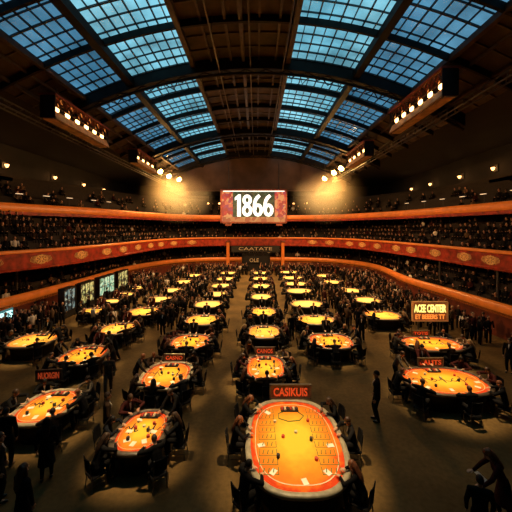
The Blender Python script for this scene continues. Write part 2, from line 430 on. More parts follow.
def emblem_mesh():
    m = MB(); random.seed(3)
    m.ell((0, 0, 0), (.13, .04, .13), nu=12)
    for k in range(8):
        a = 2*PI*k/8; m.ell((math.cos(a)*.25, 0, math.sin(a)*.20), (.10, .03, .065), Matrix.Rotation(-a, 3, 'Y'), 8, 5)
    for k in range(12):
        a = 2*PI*k/12+.2; pts = [(math.cos(a+.9*t)*(.33+.16*t), 0, math.sin(a+.9*t)*(.25+.10*t)) for t in (0, .25, .5, .75, 1)]
        m.tube(pts, [.03, .035, .03, .025, .012], 6)
    for sx in (-1, 1):
        for k in range(4):
            pts = [(sx*(.42+.09*k+.05*math.sin(t*5)), 0, -.28+.56*t*(1-.12*k)+.05*k) for t in (0, .25, .5, .75, 1)]
            m.tube(pts, .018, 5)
    return m.mesh('gold_emblem', M['gold'], True)
EMB = emblem_mesh()
def arc_positions(path, step, start):
    acc = 0; nxt = start; out = []
    for i in range(1, len(path)):
        acc += (path[i]-path[i-1]).length
        if acc >= nxt: out.append(i); nxt += step
    return out
for i in arc_positions(PB, 3.3, 9.8):
    p = PB[i]; n = NB[i]
    if p.y > 48.6 and abs(p.x) < 9: continue
    o = link('gold_emblem', EMB, bm_); q = p-n*.06
    o.location = V((q.x, q.y, 4.91))-V(bm_.location); o.rotation_euler = (0, 0, math.atan2(n.y, n.x)-PI/2); o.scale = (1.05, 1, 1.0)
# sconces high on the side walls
for sx, ys in ((-1, (29, 36, 42, 47.5)), (1, (26.5, 30.5, 35.5, 41.5, 46.5))):
    for y in ys:
        t = empty('wall_sconce', (sx*24.2, y, 13.2))
        MB().box((sx*.22, 0, .1), (.12, .5, .7), 0, 0, .03).build('back_plate', M['metal_dark'], t)
        MB().lathe([(.04, -.16), (.14, -.05), (.19, .14), (.16, .16)], (-sx*.12, 0, 0), 14).build('lamp_shade', M['sconce'], t, True)
        nth = ['nearest', 'second', 'third', 'fourth', 'fifth'][list(ys).index(y)]
        tag(t, '%s glowing sconce lamp along the upper %s wall' % (nth, 'left' if sx < 0 else 'right'), 'lamp', 'sconces on the upper side walls')
for sx in (-1, 1):
    idx = [i for i in arc_positions(PC, 2.6, 11) if PC[i].x*sx > 8 and PC[i].y > 17]
    if sx > 0: idx = idx[::-1]
    for q, i in enumerate(idx[:8]):
        p = at_path(PC, NCn, i, .22+.95*1.1); z = 8.7+.55
        t = empty('balcony_lamp', (p.x, p.y, z+.015), math.atan2(NCn[i].y, NCn[i].x)-PI/2)
        MB().lathe([(.10, 0), (.10, .03), (.02, .05), (.018, .95)], n=10).build('stem', M['metal_dark'], t)
        MB().box((0, -.10, 1.0), (.55, .20, .05), 0, 0, .02).build('lamp_shade', M['sconce_dim'], t)
        tag(t, '%s small pale lamp among the seats of the topmost %s balcony' % (['nearest', 'second', 'third', 'fourth', 'fifth', 'sixth', 'seventh', 'eighth'][q], 'left' if sx < 0 else 'right'), 'lamp', 'small lamps on the topmost balcony')
# end-stand spotlights over the topmost tier and pillars of the entrance
for k, x in enumerate([-11.0, -8.6, -6.6, 6.8, 9.2, 11.6]):
    t = empty('hanging_lamp', (x, 54, 11.6))
    MB().tube([(0, 0, .25), (0, 0, 1.9)], .04, 6).build('stem', M['metal_dark'], t)
    MB().lathe([(.04, .18), (.16, .04), (.19, -.08), (.16, -.10)], n=14).build('lamp_shade', M['sconce'], t, True)
    w = ['leftmost', 'middle', 'rightmost'][k % 3]
    tag(t, '%s of three small lamps over the far stand %s of the screen' % (w, 'left' if k < 3 else 'right'), 'lamp', 'lamps over the far stand')
for x, w in ((-4.6, 'left'), (4.4, 'right')):
    t = empty('entrance_pillar', (x, 49.35, 0))
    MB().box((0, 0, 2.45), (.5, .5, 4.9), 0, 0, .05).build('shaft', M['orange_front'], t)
    MB().box((0, 0, .2), (.7, .6, .4), 0, 0, .05).box((0, 0, 4.95), (.75, .65, .25), 0, 0, .05).build('plinth_and_capital', M['red_base'], t)
    tag(t, 'square orange pillar on the %s of the entrance below the screen' % w, 'pillar', 'entrance pillars')
d = struct('door_1', MB().box((0, 49.75, 1.35), (4.2, .1, 2.7)), M['black'])
MB().box((-2.2, 49.6, 1.4), (.25, .35, 2.8)).box((2.2, 49.6, 1.4), (.25, .35, 2.8)).box((0, 49.6, 2.9), (4.65, .35, .25)).build('door_frame', M['wall_dark'], d)
t = empty('entrance_sign', (-.1, 49.35, 3.75))
MB().box((0, 0, 0), (8.0, .15, 1.1), 0, 0, .03).build('board', M['black'], t)
lettering('CAATATE', 1.0, M['chip_cream'], t, (0, -.10, .05), .0, 1.25, fit=(5.5, .5))
tag(t, 'long dark sign with pale letters between the entrance pillars', 'sign')
t = empty('door_sign', (-.3, 49.45, 1.9))
MB().box((0, 0, 0), (2.2, .12, 1.0), 0, 0, .03).build('board', M['black'], t)
lettering('OLE', .95, M['chip_cream'], t, (0, -.08, 0), .0, 1.1, fit=(1.5, .6))
tag(t, 'small dark sign with pale letters over the far doorway', 'sign')

# ------------------------------------------------------------------ the big screen
t = empty('video_screen', (-.35, 47.6, 8.05)); tag(t, 'big hanging video screen showing white number 1866 on dark ground', 'screen')
fr = MB(); W, H = 10.3, 5.2
fr.box((0, .35, H/2), (W, .5, H))
for x in (-W/2, W/2): fr.box((x, 0, H/2), (.22, .5, H+.2))
for z in (0, H): fr.box((0, 0, z), (W, .5, .22))
fr.build('frame', M['rig_red'], t)
MB().box((0, .02, H/2), (6.6, .1, H-.3)).build('display', M['scr_main'], t)
for sx in (-1, 1):
    MB().box((sx*4.2, .02, H/2), (1.75, .1, H-.3)).build('side_display', M['scr_red'], t)
MB().box((0, -.02, .5), (W-.4, .12, .8)).build('ticker_display', M['scr_gold'], t)
MB().box((0, -.02, H-.22), (W-.6, .1, .14)).build('light_bar', M['digit'], t)
def ribbon(mb, pts, th, dep):
    P_ = [V((x, 0, z)) for x, z in pts]; L = []; Rr = []
    for i, p in enumerate(P_):
        d_ = (P_[min(i+1, len(P_)-1)]-P_[max(i-1, 0)]).normalized(); nn = V((-d_.z, 0, d_.x))*(th[i] if isinstance(th, list) else th)/2
        L.append(p+nn); Rr.append(p-nn)
    mb.rings([[a+V((0, -dep, 0)), b+V((0, -dep, 0)), b, a] for a, b in zip(L, Rr)], caps=True)
def ring_pts(cx, cz, rx, rz, a0=0, a1=360, n=28): return [(cx+rx*math.cos(math.radians(a0+(a1-a0)*k/n)), cz+rz*math.sin(math.radians(a0+(a1-a0)*k/n))) for k in range(n+1)]
def digit(ch, x):
    m = MB()
    if ch == '1': m.add([(x+p[0], y_, p[1]) for y_ in (-.06, 0) for p in ((.22, -1.75), (.80, -1.75), (.80, 1.75), (.40, 1.75), (-.16, 1.25), (-.16, .82), (.22, 1.0))], [tuple(range(7)), tuple(range(13, 6, -1))]+[(i, 7+i, 7+(i+1) % 7, (i+1) % 7) for i in range(7)])
    elif ch == '8': ribbon(m, ring_pts(x, .86, .50, .62), .50, .06); ribbon(m, ring_pts(x, -.80, .56, .70), .52, .06)
    else:
        ribbon(m, ring_pts(x, -.72, .54, .77), .52, .06)
        ribbon(m, [(x-.54, -.72), (x-.56, -.2), (x-.52, .35), (x-.38, .85), (x-.12, 1.25), (x+.28, 1.60)], [.52, .52, .52, .54, .56, .50], .06)
    o = m.build('digit', M['digit'], t); o.location = (-.1, -.06, 2.72)
for ch, x in (('1', -2.75), ('8', -.95), ('6', .75), ('6', 2.42)): digit(ch, x)
for sx in (-1, 1): MB().tube([(sx*4, .3, H), (sx*4, .3, 9.6)], .05, 6).build('hanging_cable', M['metal_dark'], t)
for sx in (-1, 1): MB().box((sx*4.0, -.1, -.35), (1.0, .5, .35), 0, 0, .04).build('loudspeaker', M['rig_red'], t)

# ------------------------------------------------------------------ lighting rigs
def rig(x, ya, yb, z0, z1, sgn, nl, label):
    """long trough facing the middle of the hall (sgn = +1 when the hall is on its +x side)"""
    L = yb-ya; H = z1-z0
    t = empty('lighting_rig', (x, (ya+yb)/2, z0)); tag(t, label, 'light', 'lighting rigs under the roof edge')
    MB().box((-sgn*.45, 0, H/2), (.1, L, H)).box((0, -L/2, H/2), (.9, .08, H)).box((0, L/2, H/2), (.9, .08, H)).build('back_shell', M['black'], t)
    MB().box((0, 0, H), (1.1, L+.2, .10)).build('top_flange', M['rig_red'], t)
    MB().add([(sgn*a_, y_, z_) for y_ in (-L/2, L/2) for a_, z_ in ((.30, .52), (.55, -.06), (.45, -.08), (.2, .50))], [(0, 1, 5, 4), (1, 2, 6, 5), (2, 3, 7, 6), (3, 0, 4, 7), (0, 3, 2, 1), (4, 5, 6, 7)]).box((0, 0, -.05), (.6, L, .08)).build('lower_panel', M['rig_panel'], t)
    g = MB(); n = int(L/.55)
    for k in range(n):
        y0 = -L/2+L*k/n; y1 = -L/2+L*(k+1)/n
        g.tube([(sgn*.38, y0, H*.52), (sgn*.38, y1, H-.08)], .03, 4); g.tube([(sgn*.38, y1, H*.52), (sgn*.38, y0, H-.08)], .03, 4)
    g.tube([(sgn*.38, -L/2, H-.06), (sgn*.38, L/2, H-.06)], .045, 5); g.tube([(sgn*.38, -L/2, H*.52), (sgn*.38, L/2, H*.52)], .045, 5)
    g.build('lattice', M['lens_ring'], t)
    for k in range(nl):
        y0 = -L/2+L*(k+.5)/nl
        q = MB().tube([(-sgn*.2, y0, H*.50), (sgn*.22, y0-.15, H*.46)], [.15, .24], 12).build('lamp_can', M['metal_dark'], t, True)
        MB().ell((sgn*.27, y0-.16, H*.45), (.10, .22, .20), nu=12).build('lamp_lens', M['bulb'], q, True)
    g = MB()
    for k in range(3):
        y0 = -L/2+L*(k+.5)/3; zt = roofz(x)-z0-.05 if abs(x) < 15 else 15.3-z0
        g.tube([(-sgn*.2, y0, H), (-sgn*.2, y0, max(zt, H+.05))], .04, 5)
    g.build('hanger', M['metal_dark'], t)
    return t
rig(-12.9, 18.6, 25.3, 14.05, 15.5, 1, 6, 'long lit lighting rig nearest on the left under the roof edge')
rig(11.0, 17.0, 23.6, 14.7, 16.3, -1, 6, 'long lit lighting rig nearest on the right under the roof edge')
rig(-12.9, 31.5, 37.5, 14.1, 15.5, 1, 4, 'farther lighting rig on the left beside the bright floodlights')
rig(11.1, 29.5, 35.5, 14.3, 15.8, -1, 4, 'farther lighting rig on the right beside the bright floodlights')
FL = [(-13.0, 40.6, 15.0), (-12.9, 44.2, 15.0), (-12.2, 47.2, 15.0), (11.0, 38.5, 15.0), (11.0, 42.0, 15.1), (10.7, 46.4, 15.0)]
for k, (x, y, z) in enumerate(FL):
    t = empty('floodlight', (x, y, z)); s = 1 if x < 0 else -1
    MB().tube([(0, .1, .0), (s*.15, -.35, -.2)], [.22, .42], 14).build('housing', M['metal_dark'], t, True)
    MB().ell((s*.16, -.38, -.21), (.36, .10, .36), nu=14).build('lens', M['bulb_hot'], t, True)
    MB().tube([(-.45, .0, 0), (-.45, .1, .5), (.45, .1, .5), (.45, 0, 0)], .04, 6).tube([(0, .1, .5), (0, .1, roofz(x)-z-.05)], .05, 6).build('mounting_bracket', M['metal_dark'], t)
    w = ['nearest', 'middle', 'farthest'][k % 3]
    tag(t, '%s blazing floodlight of the %s row under the roof edge' % (w, 'left' if k < 3 else 'right'), 'light', 'floodlights at the far roof edge')
for sx, x, lab, dz0 in ((-1, -14.1, 'left', -1.5), (1, 12.6, 'right', -.85)):
    g = MB()
    for dx, dz in ((0, 0), (.5, 0), (.25, .45)):
        g.tube([(x-.25+dx, 2, 15.95+dz-.5+dz0), (x-.25+dx, 49.6, 15.95+dz-.5+dz0)], .05, 6)
    for k in range(60):
        y0 = 2+k*.79; g.tube([(x-.25, y0, 15.45+dz0), (x, y0+.4, 15.9+dz0), (x+.25, y0+.79, 15.45+dz0)], .03, 4)
    tag(g.build('lighting_truss', M['metal_dark']), 'long dark lattice truss running along the %s roof edge' % lab, 'truss', 'roof edge trusses')

# ------------------------------------------------------------------ lit panels and left wall display
for k, (ya, yb, m, w) in enumerate([(23.5, 25.0, 'scr_blue', 'dim bluish display cabinet nearest of the four along the left wall'), (25.7, 27.9, 'scr_yellow', 'yellow lit display cabinet second of the four along the left wall'),
                                   (28.8, 31.9, 'scr_green', 'bright pale green display cabinet third along the left wall'), (32.7, 35.2, 'scr_yellow', 'yellow lit display cabinet farthest along the left wall')]):
    t = empty('display_cabinet', (-15.1, (ya+yb)/2, 0)); L = yb-ya
    f = MB(); f.box((-.25, 0, 1.2), (.4, L, 2.4), 0, 0, .04)
    for y in (-L/2, L/2): f.box((0, y, 1.2), (.2, .12, 2.4))
    f.box((0, 0, .35), (.2, L, .5)).box((0, 0, 2.35), (.2, L, .14)); f.build('cabinet', M['black'], t)
    MB().box((-.02, 0, 1.43), (.1, L-.14, 1.7)).build('lit_panel', M[m], t)
    b = MB()
    for q in range(1, 3): b.box((.05, -L/2+L*q/3, 1.43), (.05, .05, 1.7))
    b.box((.05, 0, 1.43), (.05, L, .05)); b.build('glazing_bar', M['black'], t)
    tag(t, w, 'display', 'display cabinets along the left wall')
t = empty('wall_display', (-17.0, 19.6, .85)); t.rotation_euler = (0, 0, PI/2+.06)
MB().box((0, .03, .35), (3.0, .12, .85), 0, 0, .02).build('panel', M['scr_cyan'], t)
lettering('ROOBTS', .72, M['cyan_text'], t, (0, -.05, .36), .015, 1.0)
tag(t, 'lit pale cyan display with letters low on the left wall', 'sign')

# ------------------------------------------------------------------ people
def capsule_chain(mb, pts, rads, asp=(1, 1), step=.028, frame=None):
    """dense chain of spheres along a polyline: fused later by a voxel remesh"""
    for i in range(len(pts)-1):
        a, b = V(pts[i]), V(pts[i+1]); L = (b-a).length; st = min(step, max(.008, min(rads[i], rads[i+1])*.6)); n = max(1, int(L/st))
        for k in range(n+1):
            t = k/n; r = rads[i]*(1-t)+rads[i+1]*t
            mb.ell(a.lerp(b, t), (r*asp[0], r*asp[1], r), frame, 8, 6)
def remesh(mb, name, vox, ratio, smooth=4):
    o = bpy.data.objects.new(name, mb.mesh(name, [])); C.objects.link(o)
    m = o.modifiers.new('r', 'REMESH'); m.mode = 'VOXEL'; m.voxel_size = vox
    s = o.modifiers.new('s', 'SMOOTH'); s.factor = .5; s.iterations = smooth
    if ratio < 1: d = o.modifiers.new('d', 'DECIMATE'); d.ratio = ratio
    bpy.context.view_layer.update()
    me = bpy.data.meshes.new_from_object(o.evaluated_get(bpy.context.evaluated_depsgraph_get()))
    me.materials.clear(); me.name = name
    me.polygons.foreach_set('use_smooth', [True]*len(me.polygons))
    bpy.data.objects.remove(o); return me
def ik(a, c, l1, l2, hint):
    a = V(a); c = V(c); d = c-a; L = min(d.length, (l1+l2)*.985); d.normalize(); c = a+d*L
    x = (l1*l1-l2*l2+L*L)/(2*L); h = math.sqrt(max(0, l1*l1-x*x)); hv = V(hint); hv = (hv-d*hv.dot(d)).normalized()
    return a+d*x+hv*h, c
def person(pose, female=False, longhair=False):
    """returns {part: mesh}; the figure faces +Y with its feet at z = 0"""
    P = {}
    sh = .175 if female else .20; hw = .095
    lean = {'stand': 0.0, 'walk': .04, 'lean': .42, 'sit': .20, 'sitlean': .38, 'deal': .16}[pose]
    sit = pose.startswith('sit')
    pel = V((0, -.02, .58 if sit else .94))
    R = Matrix.Rotation(-lean, 3, 'X')
    def up(x, y, z): return pel+R@V((x, y, z))
    waist, chest, clav, neck0 = up(0, 0, .17), up(0, .01, .36), up(0, -.005, .48), up(0, 0, .54)
    hd = Matrix.Rotation(-(lean*.9+({'stand': 0, 'walk': .05}.get(pose, .22))), 3, 'X')
    headc = neck0+R@V((0, .01, .04))+hd@V((0, .015, .11))
    S = [up(s*sh, 0, .47) for s in (-1, 1)]
    if pose == 'stand': W = [V((-.25, .07, .83)), V((.25, .05, .83))]
    elif pose == 'walk': W = [V((-.25, .26, .90)), V((.25, -.20, .90))]
    elif pose == 'lean': W = [V((-.24, .50, .935)), V((.22, .54, .935))]
    elif pose == 'deal': W = [V((-.26, .46, .93)), V((.16, .50, .96))]
    elif pose == 'sit': W = [V((-.20, .42, .935)), V((.17, .45, .935))]
    else: W = [V((-.24, .50, .935)), V((.10, .50, .945))]
    arms = []
    for i, s in enumerate((-1, 1)):
        e, w = ik(S[i], W[i], .30, .26, (s*.95, -.35, -.05 if pose in ('lean', 'sit', 'sitlean', 'deal') else -.5)); arms.append((S[i], e, w))
    legs = []
    for s in (-1, 1):
        hip = pel+V((s*hw, 0, -.03))
        if sit: k = V((s*.13, .42, .56)); an = V((s*.13, .36, .09))
        elif pose == 'walk': fy = .28*s; an = V((s*.08, fy, .09 if s > 0 else .13)); k, an = ik(hip, an, .42, .42, (0, 1, 0))
        elif pose == 'lean': an = V((s*.12, -.10+.1*s, .09)); k, an = ik(hip, an, .42, .42, (0, 1, 0))
        else: an = V((s*.11, -.02+.03*s, .09)); k, an = ik(hip, an, .42, .42, (0, 1, 0))
        legs.append((hip, k, an))
    g = .9 if female else 1.0
    torso = lambda mb, e=0: (capsule_chain(mb, [pel+V((0, 0, 0 if sit else -.04)), waist, chest, clav], [.122+e, (.105 if female else .118)+e, .128*g+e, .085+e], (1.28, .86), frame=R),
                             capsule_chain(mb, [S[0], clav, S[1]], [.062*g+e, .075+e, .062*g+e]))
    def arm(mb, a, e=0, stop=1.0):
        s_, el, w = a; capsule_chain(mb, [s_, el], [.056*g+e, .044*g+e]); capsule_chain(mb, [el, el.lerp(w, stop)], [.044*g+e, .044*g*(1-stop)+.030*g*stop+e])
    def leg(mb, l, e=0, stop=1.0):
        h, k, a = l; capsule_chain(mb, [h, k], [.088+e, .060+e]); capsule_chain(mb, [k, k.lerp(k.lerp(a, .35), 1), k.lerp(a, stop)], [.058+e, .060+e, .040+e])
    b = MB(); torso(b)
    capsule_chain(b, [clav, neck0, headc], [.06, .053, .055])
    b.ell(headc+hd@V((0, -.008, .025)), (.074, .094, .098), hd, 14, 10)
    capsule_chain(b, [headc+hd@V((0, .020, -.02)), headc+hd@V((0, .050, -.085))], [.064, .036])
    capsule_chain(b, [headc+hd@V((0, .085, .02)), headc+hd@V((0, .108, -.022))], [.010, .016])        # nose
    for s in (-1, 1):
        b.ell(headc+hd@V((s*.076, -.005, -.005)), (.012, .022, .034), hd, 8, 6)                        # ears
        b.ell(headc+hd@V((s*.028, .076, -.062)), (.016, .014, .008), hd, 6, 5)                          # mouth
    for i, s in enumerate((-1, 1)):
        arm(b, arms[i])
        w = arms[i][2]; fd = (w-arms[i][1]).normalized()
        if pose in ('lean', 'sit', 'sitlean', 'deal'): fd = V((fd.x*.5-s*.15, abs(fd.y)+.3, -.10)).normalized(); nrm = V((0, 0, 1))
        else: nrm = V((s, 0, 0))
        side = fd.cross(nrm).normalized(); nrm = side.cross(fd).normalized()
        if side.dot(V((-s, 0, 0) if nrm.z > .5 else (0, 1, 0))) < 0: side = -side                      # side = thumb side
        capsule_chain(b, [w, w+fd*.03], [.027, .026])
        for q in (-1.2, -.4, .4, 1.2): capsule_chain(b, [w+fd*.02+side*q*.012, w+fd*.085+side*q*.022], [.016, .0135])
        for q, ln in ((1.25, .070), (.42, .082), (-.42, .076), (-1.25, .058)):
            p0 = w+fd*.085+side*q*.023; p1 = p0+fd*ln*.5+side*q*.003-nrm*.008; p2 = p1+fd*ln*.42-nrm*.022
            capsule_chain(b, [p0, p1, p2], [.0105, .0095, .008])
        p0 = w+fd*.03+side*.026; p1 = p0+fd*.035+side*.030-nrm*.006; p2 = p1+fd*.034+side*.006-nrm*.010
        capsule_chain(b, [p0, p1, p2], [.014, .012, .009])
    for l in legs: leg(b, l)
    for l in legs: capsule_chain(b, [l[2], l[2]+V((0, .13, -.055))], [.042, .030])
    P['body'] = remesh(b, 'body', .0068, .22, 2)
    me = P['body']; me.materials.append(M['skin_a']); me.materials.append(M['eye'])
    hi = hd.inverted()
    for p in me.polygons:
        q = hi@(p.center-headc)
        if q.y > .06 and abs(q.z-.012) < .010 and .016 < abs(q.x) < .044: p.material_index = 1
    j = MB(); torso(j, .014)
    for a in arms: arm(j, a, .013, .93)
    if female and not sit:                                                   # dress skirt
        for k in range(12):
            t = k/11; j.ell((0, pel.y, .93-.46*t), (.165+.06*t, .125+.07*t, .05), None, 14, 6)
    elif not sit: capsule_chain(j, [pel+V((0, 0, -.03)), pel+V((0, 0, -.12))], [.125, .128], (1.28, .92))
    P['jacket'] = remesh(j, 'dress' if female else 'jacket', .013, .28)
    q = MB()
    for l in legs: leg(q, l, .016 if not female else .006, .97)
    capsule_chain(q, [pel+V((0, 0, .045 if sit else .02)), pel+V((0, 0, .03 if sit else -.05))], [.124, .122], (1.25, .9))
    P['trousers'] = remesh(q, 'trousers', .015, .28)
    for si, l in enumerate(legs):
        f = MB()
        capsule_chain(f, [l[2]+V((0, -.02, -.035)), l[2]+V((0, .07, -.045)), l[2]+V((0, .155, -.055))], [.047, .045, .034])
        P['shoe%d' % si] = remesh(f, 'shoe', .012, .4)
    s = MB()                                                                  # shirt front and tie
    for k in range(9):
        t = k/8; s.ell(up(0, .098+.012*math.sin(t*PI)-.045*(1-t)**3 if False else (.068+.066*min(1, (1-t)*1.6)), .30+.20*t), (.012+.034*t, .022, .022), R, 8, 6)
    P['shirt'] = remesh(s, 'shirt', .010, .5)
    h = MB(); vs = []; rows = []
    for jv in range(9):
        rows.append([])
        be = PI/2-jv*(PI*.62/8)
        for iu in range(19):
            a = 2*PI*iu/18; x = math.cos(be)*math.cos(a); y = math.cos(be)*math.sin(a); z = math.sin(be)
            front = max(0, y); lim = .18+.62*front**.8
            zz = max(z, lim-.55 if front > 0 else -.62)
            rr = math.sqrt(max(0, 1-min(1, zz*zz))) if zz > z else math.cos(be)
            rows[-1].append(headc+hd@V((rr*math.cos(a)*.084, rr*math.sin(a)*.104-.010, zz*.108+.030)))
    h.sheet(rows)
    if longhair:
        capsule_chain(h, [headc+hd@V((0, -.05, .05)), headc+hd@V((0, -.085, -.08)), up(0, -.10, .42), up(0, -.12, .33)], [.08, .078, .07, .04], (1.25, .7))
        for sx in (-1, 1): capsule_chain(h, [headc+hd@V((sx*.07, 0, .03)), headc+hd@V((sx*.088, .0, -.08)), up(sx*.10, .03, .45)], [.03, .036, .024])
    P['hair'] = h.mesh('hair', [], True)
    return P
SLOT = ['body', 'jacket', 'trousers', 'shoe0', 'shoe1', 'shirt', 'hair']
def merged(P, name):
    """one light mesh of the same figure for copies far from the camera"""
    bm = bmesh.new(); mats = 0
    for k, s in enumerate(SLOT):
        if s not in P: continue
        o = bpy.data.objects.new('x', P[s]); C.objects.link(o)
        d = o.modifiers.new('d', 'DECIMATE'); d.ratio = {'body': .22, 'hair': .6}.get(s, .30)
        bpy.context.view_layer.update()
        me = bpy.data.meshes.new_from_object(o.evaluated_get(bpy.context.evaluated_depsgraph_get()))
        for p in me.polygons: p.material_index = k
        bm.from_mesh(me); bpy.data.objects.remove(o)
    me = bpy.data.meshes.new(name); bm.to_mesh(me); bm.free()
    for k in range(len(SLOT)): me.materials.append(M['black'])
    me.polygons.foreach_set('use_smooth', [True]*len(me.polygons)); return me
POSES = {}
for pose in ('stand', 'walk', 'lean', 'sit', 'sitlean', 'deal'):
    for fem in (False, True):
        if pose in ('walk', 'deal') and fem: continue
        P = person(pose, fem, fem)
        POSES[(pose, fem)] = (P, merged(P, 'person'))
SKIN = ['skin_a', 'skin_a', 'skin_b', 'skin_c']
def add_person(pose, fem, loc, rz, near, label, cloth=None, legs=None, skin=None, hair=None, group='players around the casino tables', white=None, scale=None):
    if (pose, fem) not in POSES: fem = False
    P, mg = POSES[(pose, fem)]
    cloth = cloth or 'cloth_black'; legs = legs or random.choice(['cloth_black', 'cloth_charcoal']); skin = skin or random.choice(SKIN)
    hair = hair or random.choice(['hair_black', 'hair_brown', 'hair_brown', 'hair_auburn'] + (['hair_fair', 'hair_auburn'] if fem else []))
    white = white if white is not None else (not fem)
    sc = scale or random.uniform(.95, 1.04)
    mm = {'body': skin, 'jacket': cloth, 'trousers': legs, 'shoe0': 'shoe', 'shoe1': 'shoe', 'shirt': 'shirt_white' if white else cloth, 'hair': hair}
    if near:
        t = empty('person', loc, rz); t.scale = (sc,)*3
        for s in SLOT:
            if s == 'shirt' and not white: continue
            nm = {'jacket': 'dress' if fem else 'jacket', 'trousers': 'leggings' if fem else 'trousers', 'shoe0': 'shoe', 'shoe1': 'shoe'}.get(s, s)
            o = link(nm, P[s], t)
            if not P[s].materials: P[s].materials.append(M['black'])
            o.material_slots[0].link = 'OBJECT'; o.material_slots[0].material = M[mm[s]]
    else:
        t = link('person', mg, None, loc, rz); t.scale = (sc,)*3
        for k, s in enumerate(SLOT):
            t.material_slots[k].link = 'OBJECT'; t.material_slots[k].material = M[mm[s]]
    return tag(t, label, 'person', group)

# ------------------------------------------------------------------ chairs
def make_chair():
    t = empty('casino_chair')
    MB().box((0, 0, .37), (.44, .42, .06), 0, 0, .03).build('seat', M['cloth_charcoal'], t)
    b = MB(); rows = []
    for k in range(7):
        z = .54+.38*k/6; w = .21*(1-.10*abs(k-3)/3); y = -.22-.05*k/6
        rows.append([(-w, y-.02+.03*1, z), (0, y-.035, z), (w, y-.02+.03, z), (w, y+.03, z), (0, y+.005, z), (-w, y+.03, z)])
    b.rings(rows, caps=True); b.build('backrest', M['cloth_charcoal'], t, False)
    for sx in (-1, 1):
        for sy in (-1, 1):
            MB().tube([(sx*.18, sy*.17, .36), (sx*.20, sy*.20, 0)], .014, 7).build('leg', M['metal_chair'], t)
        MB().tube([(sx*.18, -.20, .36), (sx*.185, -.22, .62), (sx*.18, -.25, .93)], .013, 7).build('back_post', M['metal_chair'], t)
    for sx in (-1, 1): MB().tube([(sx*.193, -.19, .18), (sx*.193, .19, .18)], .010, 6).build('stretcher', M['metal_chair'], t)
    return t
CHAIR = make_chair(); chair_used = [False]
def add_chair(loc, rz, label):
    if chair_used[0]: o = dup(CHAIR)
    else: o = CHAIR; chair_used[0] = True
    o.location = loc; o.rotation_euler = (0, 0, rz)
    tag(o, label, 'chair', 'chairs around the casino tables')

# ------------------------------------------------------------------ gaming tables
def sup(a, b, n=40, e=2.5, z=0):
    out = []
    for k in range(n):
        t = 2*PI*k/n; c, s = math.cos(t), math.sin(t)
        out.append((a*math.copysign(abs(c)**(2/e), c), b*math.copysign(abs(s)**(2/e), s), z))
    return out
def table(x, y, w, d, kind, label, detail):
    t = empty('gaming_table', (x, y, 0)); tag(t, label, 'table', 'casino gaming tables')
    a, b = w/2, d/2; e = 2.7 if kind != 'far' else 2.4
    f = MB(); n = 48
    f.rings([sup(a, b, n, e, .80), sup(a*.995, b*.995, n, e, .806), sup(a*.6, b*.6, n, e, .806), sup(.02, .02, n, e, .806)], caps=True)
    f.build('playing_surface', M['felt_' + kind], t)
    r = MB(); q = .16
    r.rings([sup(a, b, n, e, .79), sup(a, b, n, e, .82), sup(a+.04, b+.04, n, e, .845), sup(a+q-.04, b+q-.04, n, e, .845), sup(a+q, b+q, n, e, .82), sup(a+q, b+q, n, e, .74), sup(a+.02, b+.02, n, e, .74)], closed_prof=True)
    r.build('padded_rim', M['rim_pale' if detail in (2, 3) else 'rim_dark'], t, True)
    s = MB()
    s.rings([sup(a+.03, b+.03, n, e, .74), sup(a-.06, b-.06, n, e, .62), sup(a-.12, b-.12, n, e, .30), sup(a-.18, b-.18, n, e, .06), sup(a-.14, b-.14, n, e, 0)], caps=True)
    s.build('apron', M['apron'], t, False)
    if detail:
        l = MB()
        for k0, z in ((.90, .8085), (.86, .8085)):
            pass
        o1, i1 = sup(a*.90, b*.90, n, e, .809), sup(a*.885, b*.885, n, e, .809)
        l.rings([o1, i1])
        l.build('border_line', M['chip_cream'], t)
        g = MB(); random.seed(int(x*10+y*100))
        if detail == 3:                             # the long front table: rows of boxes and numbers
            for sx in (-1, 1):
                for k in range(9):
                    yy = -b*.72+k*b*.17; xx = sx*a*.62
                    g.box((xx, yy, .809), (.5, .02, .004)); g.box((xx-.25, yy+.12, .809), (.02, .26, .004)); g.box((xx+.25, yy+.12, .809), (.02, .26, .004))
                    for q in range(3): g.tube([(xx-.15+q*.13, yy+.06, .809), (xx-.12+q*.13, yy+.2, .809)], .018, 4)
            for q in range(7): g.tube([(math.cos(2*PI*q/7)*.45, b*.55+math.sin(2*PI*q/7)*.3, .809), (math.cos(2*PI*(q+1)/7)*.45, b*.55+math.sin(2*PI*(q+1)/7)*.3, .809)], .02, 4)
        else:                                       # flowing dark script across the felt
            m_ = 3 if w > 3 else 2
            for q in range(m_):
                cx = -a*.5+q*(a*1.0/(m_-1)); pts = []
                for k in range(15):
                    u = k/14; pts.append((cx+(u-.5)*a*.62, .05*b+.16*b*math.sin(u*9+q*1.7)*math.cos(u*4), .810))
                pts = pts[:7]+[(cx, .34*b, .81), (cx-.03, -.2*b, .81)]+pts[7:]
                o_ = MB().tube([(p[0], p[1], 0) for p in pts], .022, 6).build('printed_script', M['ink'], t); o_.scale = (1, 1, .08); o_.location = (0, 0, .8085)
        if detail == 3: tag(g.build('printed_layout', M['ink_green'], t), None, None, None, 'stuff')
        k = MB(); k.box((0, b*.72, .835), (.62, .22, .05), 0, 0, .015)
        for q in range(6): k.tube([(-.25+q*.10, b*.72-.08, .868), (-.25+q*.10, b*.72+.08, .868)], .035, 8, 1+q % 3)
        k.build('chip_tray', [M['black'], M['chip_red'], M['chip_cream'], M['chip_black']], t)
    return t
def edge_point(w, d, ang, off, e=2.5):
    c, s = math.cos(ang), math.sin(ang)
    px = (w/2+off)*math.copysign(abs(c)**(2/e), c); py = (d/2+off)*math.copysign(abs(s)**(2/e), s)
    return px, py
